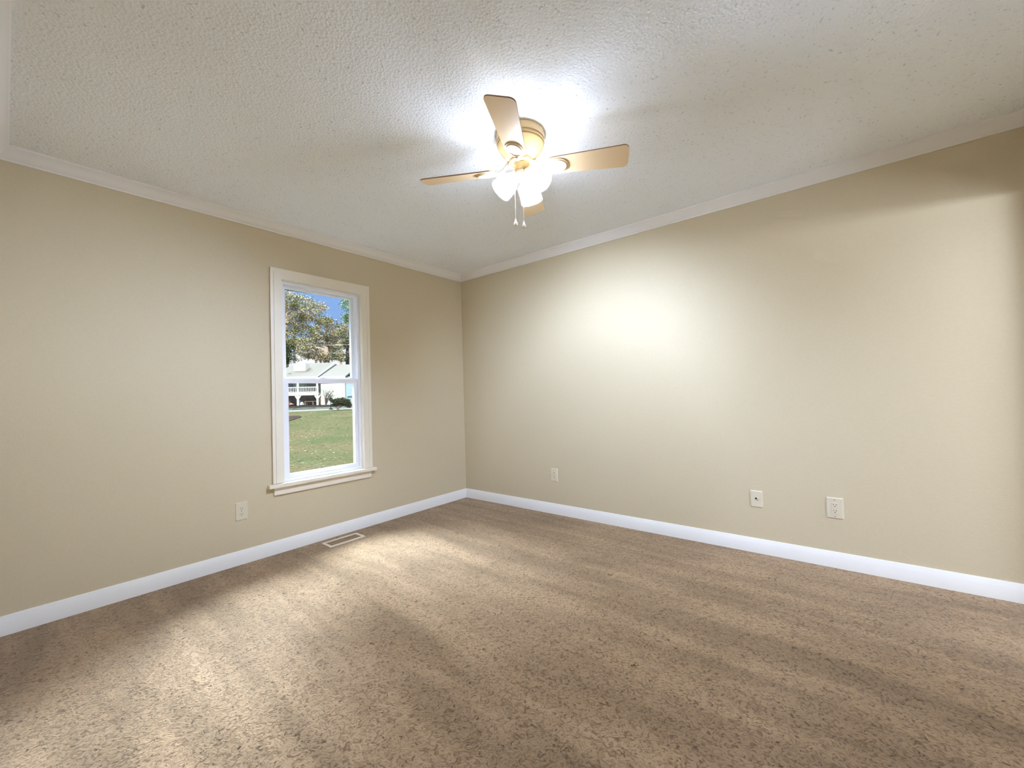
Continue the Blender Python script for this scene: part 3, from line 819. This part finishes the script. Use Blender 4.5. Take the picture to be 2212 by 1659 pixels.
tree('slender tree close against the left of the broad rusty trunk', 691, 103, (693, 730), 0.22,
     [(694, 738, 10, 8), (655, 760, 16, 8), (676, 768, 14, 8), (712, 740, 12, 8)], 3600, 0.28, G_RUST, seed=17)
tree('low dark evergreen at the lower left behind the pale roof', 616, 70.5, (616, 745), 0.30,
     [(612, 770, 16, 22), (620, 750, 13, 14), (600, 760, 18, 24)], 5500, 0.22, G_DARK, M_BARK_D, seed=20, limbs=False)
tree('hazy rust and olive woodland tree behind the pale roof', 735, 112, (735, 735), 0.4,
     [(730, 742, 22, 12), (700, 770, 26, 10), (745, 770, 18, 9), (655, 742, 26, 12), (648, 772, 14, 8), (685, 765, 22, 9), (722, 758, 18, 10)], 7500, 0.34, G_RUST, seed=23)

# utility pole with two wires
up0 = gpt(637, 82)
pole = tag(empty('utility_pole', up0), 'pale grey utility pole rising behind the pale roof', 'utility pole')
ptop = at(635, 686, 82) - up0
MB().tube([(0, 0, -0.2), ptop * 0.5, ptop], [0.22, 0.20, 0.16], 10).build('shaft', mat('pale_pole_wood', (0.17, 0.18, 0.185), 0.85), pole, True)
def wire(name, pys, rad, label):
    pts = []
    for k in range(9):
        q = k / 8
        p = at(637 + (790 - 637) * q, pys + 2.0 * math.sin(PI * q), 82 - 3 * q)
        pts.append(p)
    pts[0] = at(638.8, pys, 82)
    return tag(MB().tube(pts, rad, 6).build(name, mat('grey_cable', (0.26, 0.245, 0.22), 0.7)), label, 'wire')
wire('power_line', 743.5, 0.07, 'thick pale wire running right from the utility pole')
wire('power_line', 761, 0.025, 'thin lower wire running right from the utility pole')

# cloud pruned shrub, lamp post, bare bush, orange bush
sb = gpt(732.5, 40.5)
shrub = tag(empty('shrub', sb), 'dark green umbrella shaped shrub on a leaning trunk at the lawn edge', 'shrub')
tp = MB().tube([(0, 0, -0.1), at(730, 884, 40.5) - sb, at(727, 877, 40.5) - sb, at(724, 871, 40.5) - sb], [0.10, 0.085, 0.07, 0.04], 8)
tp.tube([at(729.5, 883, 40.5) - sb, at(738, 877, 40.5) - sb, at(746, 873, 40.5) - sb], [0.07, 0.05, 0.03], 7)
tp.build('trunk', M_BARK_D, shrub, True)
rng = random.Random(31)
k_ = 40.5 / FPX
crown([(at(x, y, 40.5) - sb, (hw * k_, hw * k_, hh * k_)) for x, y, hw, hh in ((725, 868, 9, 5), (737, 866, 13, 6), (747, 869, 10, 6), (751, 876, 7, 4), (723, 875, 6, 3.5), (736, 871, 10, 4))], 9000, 0.10, rng, 0.35).build('foliage', leaf_material('shrub_leaves', (0.010, 0.0145, 0.0065), (0.022, 0.027, 0.012), 3), shrub)
lp = gpt(714.3, 42)
post = tag(empty('lamp_post', lp), 'thin dark lamp post standing left of the umbrella shaped shrub', 'lamp post')
hl = (at(714.3, 866, 42) - lp).z
M_BLK = mat('black_iron', (0.005, 0.006, 0.007), 0.5)
MB().lathe([(0.20, -0.05), (0.18, 0.05), (0.08, 0.12)], 12).build('base', M_BLK, post, True)
MB().lathe([(0.035, 0.05), (0.03, hl)], 10).build('shaft', M_BLK, post, True)
MB().lathe([(0.05, hl), (0.13, hl + 0.06), (0.15, hl + 0.22), (0.06, hl + 0.34), (0.02, hl + 0.40)], 6).build('lantern', mat('dark_lantern_glass', (0.008, 0.011, 0.010), 0.5), post)
bb = gpt(703, 51)
bush = tag(empty('bare_bush', bb), 'leafless grey twiggy bush in front of the white wing wall', 'bush')
rng = random.Random(41); kk = 51 / FPX
tw = MB(); tips = []
for _ in range(15):
    tx = rng.uniform(690, 724); ty = rng.uniform(838, 862)
    p1 = at(tx, ty, 51 + rng.uniform(-0.8, 0.8)) - bb
    pm = p1 * 0.5 + Vector((0, 0, 0.2)) - Vector((p1.x, p1.y, 0)) * 0.15
    tw.tube([(0, 0, -0.05), pm, p1], [0.035, 0.025, 0.010], 5)
    for _ in range(5):
        q = pm.lerp(p1, rng.uniform(0.1, 0.9)); e_ = q + Vector((rng.uniform(-.5, .5), rng.uniform(-.5, .5), rng.uniform(0.05, .45)))
        tw.tube([q, e_], [0.014, 0.006], 4); tips.append(e_)
tw.build('twigs', mat('grey_twig', (0.035, 0.032, 0.032), 0.8), bush)
lf = MB()
for e_ in tips:
    for _ in range(4): leaf_quad(lf.bm, e_ + Vector((rng.gauss(0, .12), rng.gauss(0, .12), rng.gauss(0, .1))), 0.10, 0.9, rng)
lf.build('foliage', mat('last_brown_leaves', (0.03, 0.022, 0.018), 0.8), bush)
ob = gpt(618, 48)
obush = tag(empty('orange_bush', ob), 'orange leaved bush at the left edge of the driveway', 'bush')
crown([((at(619, 872, 48) - ob), (0.5, 0.5, 0.32))], 260, 0.14, random.Random(51), 0.3).build('foliage', mat('orange_leaves', (0.06, 0.03, 0.009), 0.7), obush)
MB().tube([(0, 0, -0.05), at(619, 872, 48) - ob], [0.04, 0.02], 6).build('stem', M_BARK_D, obush)
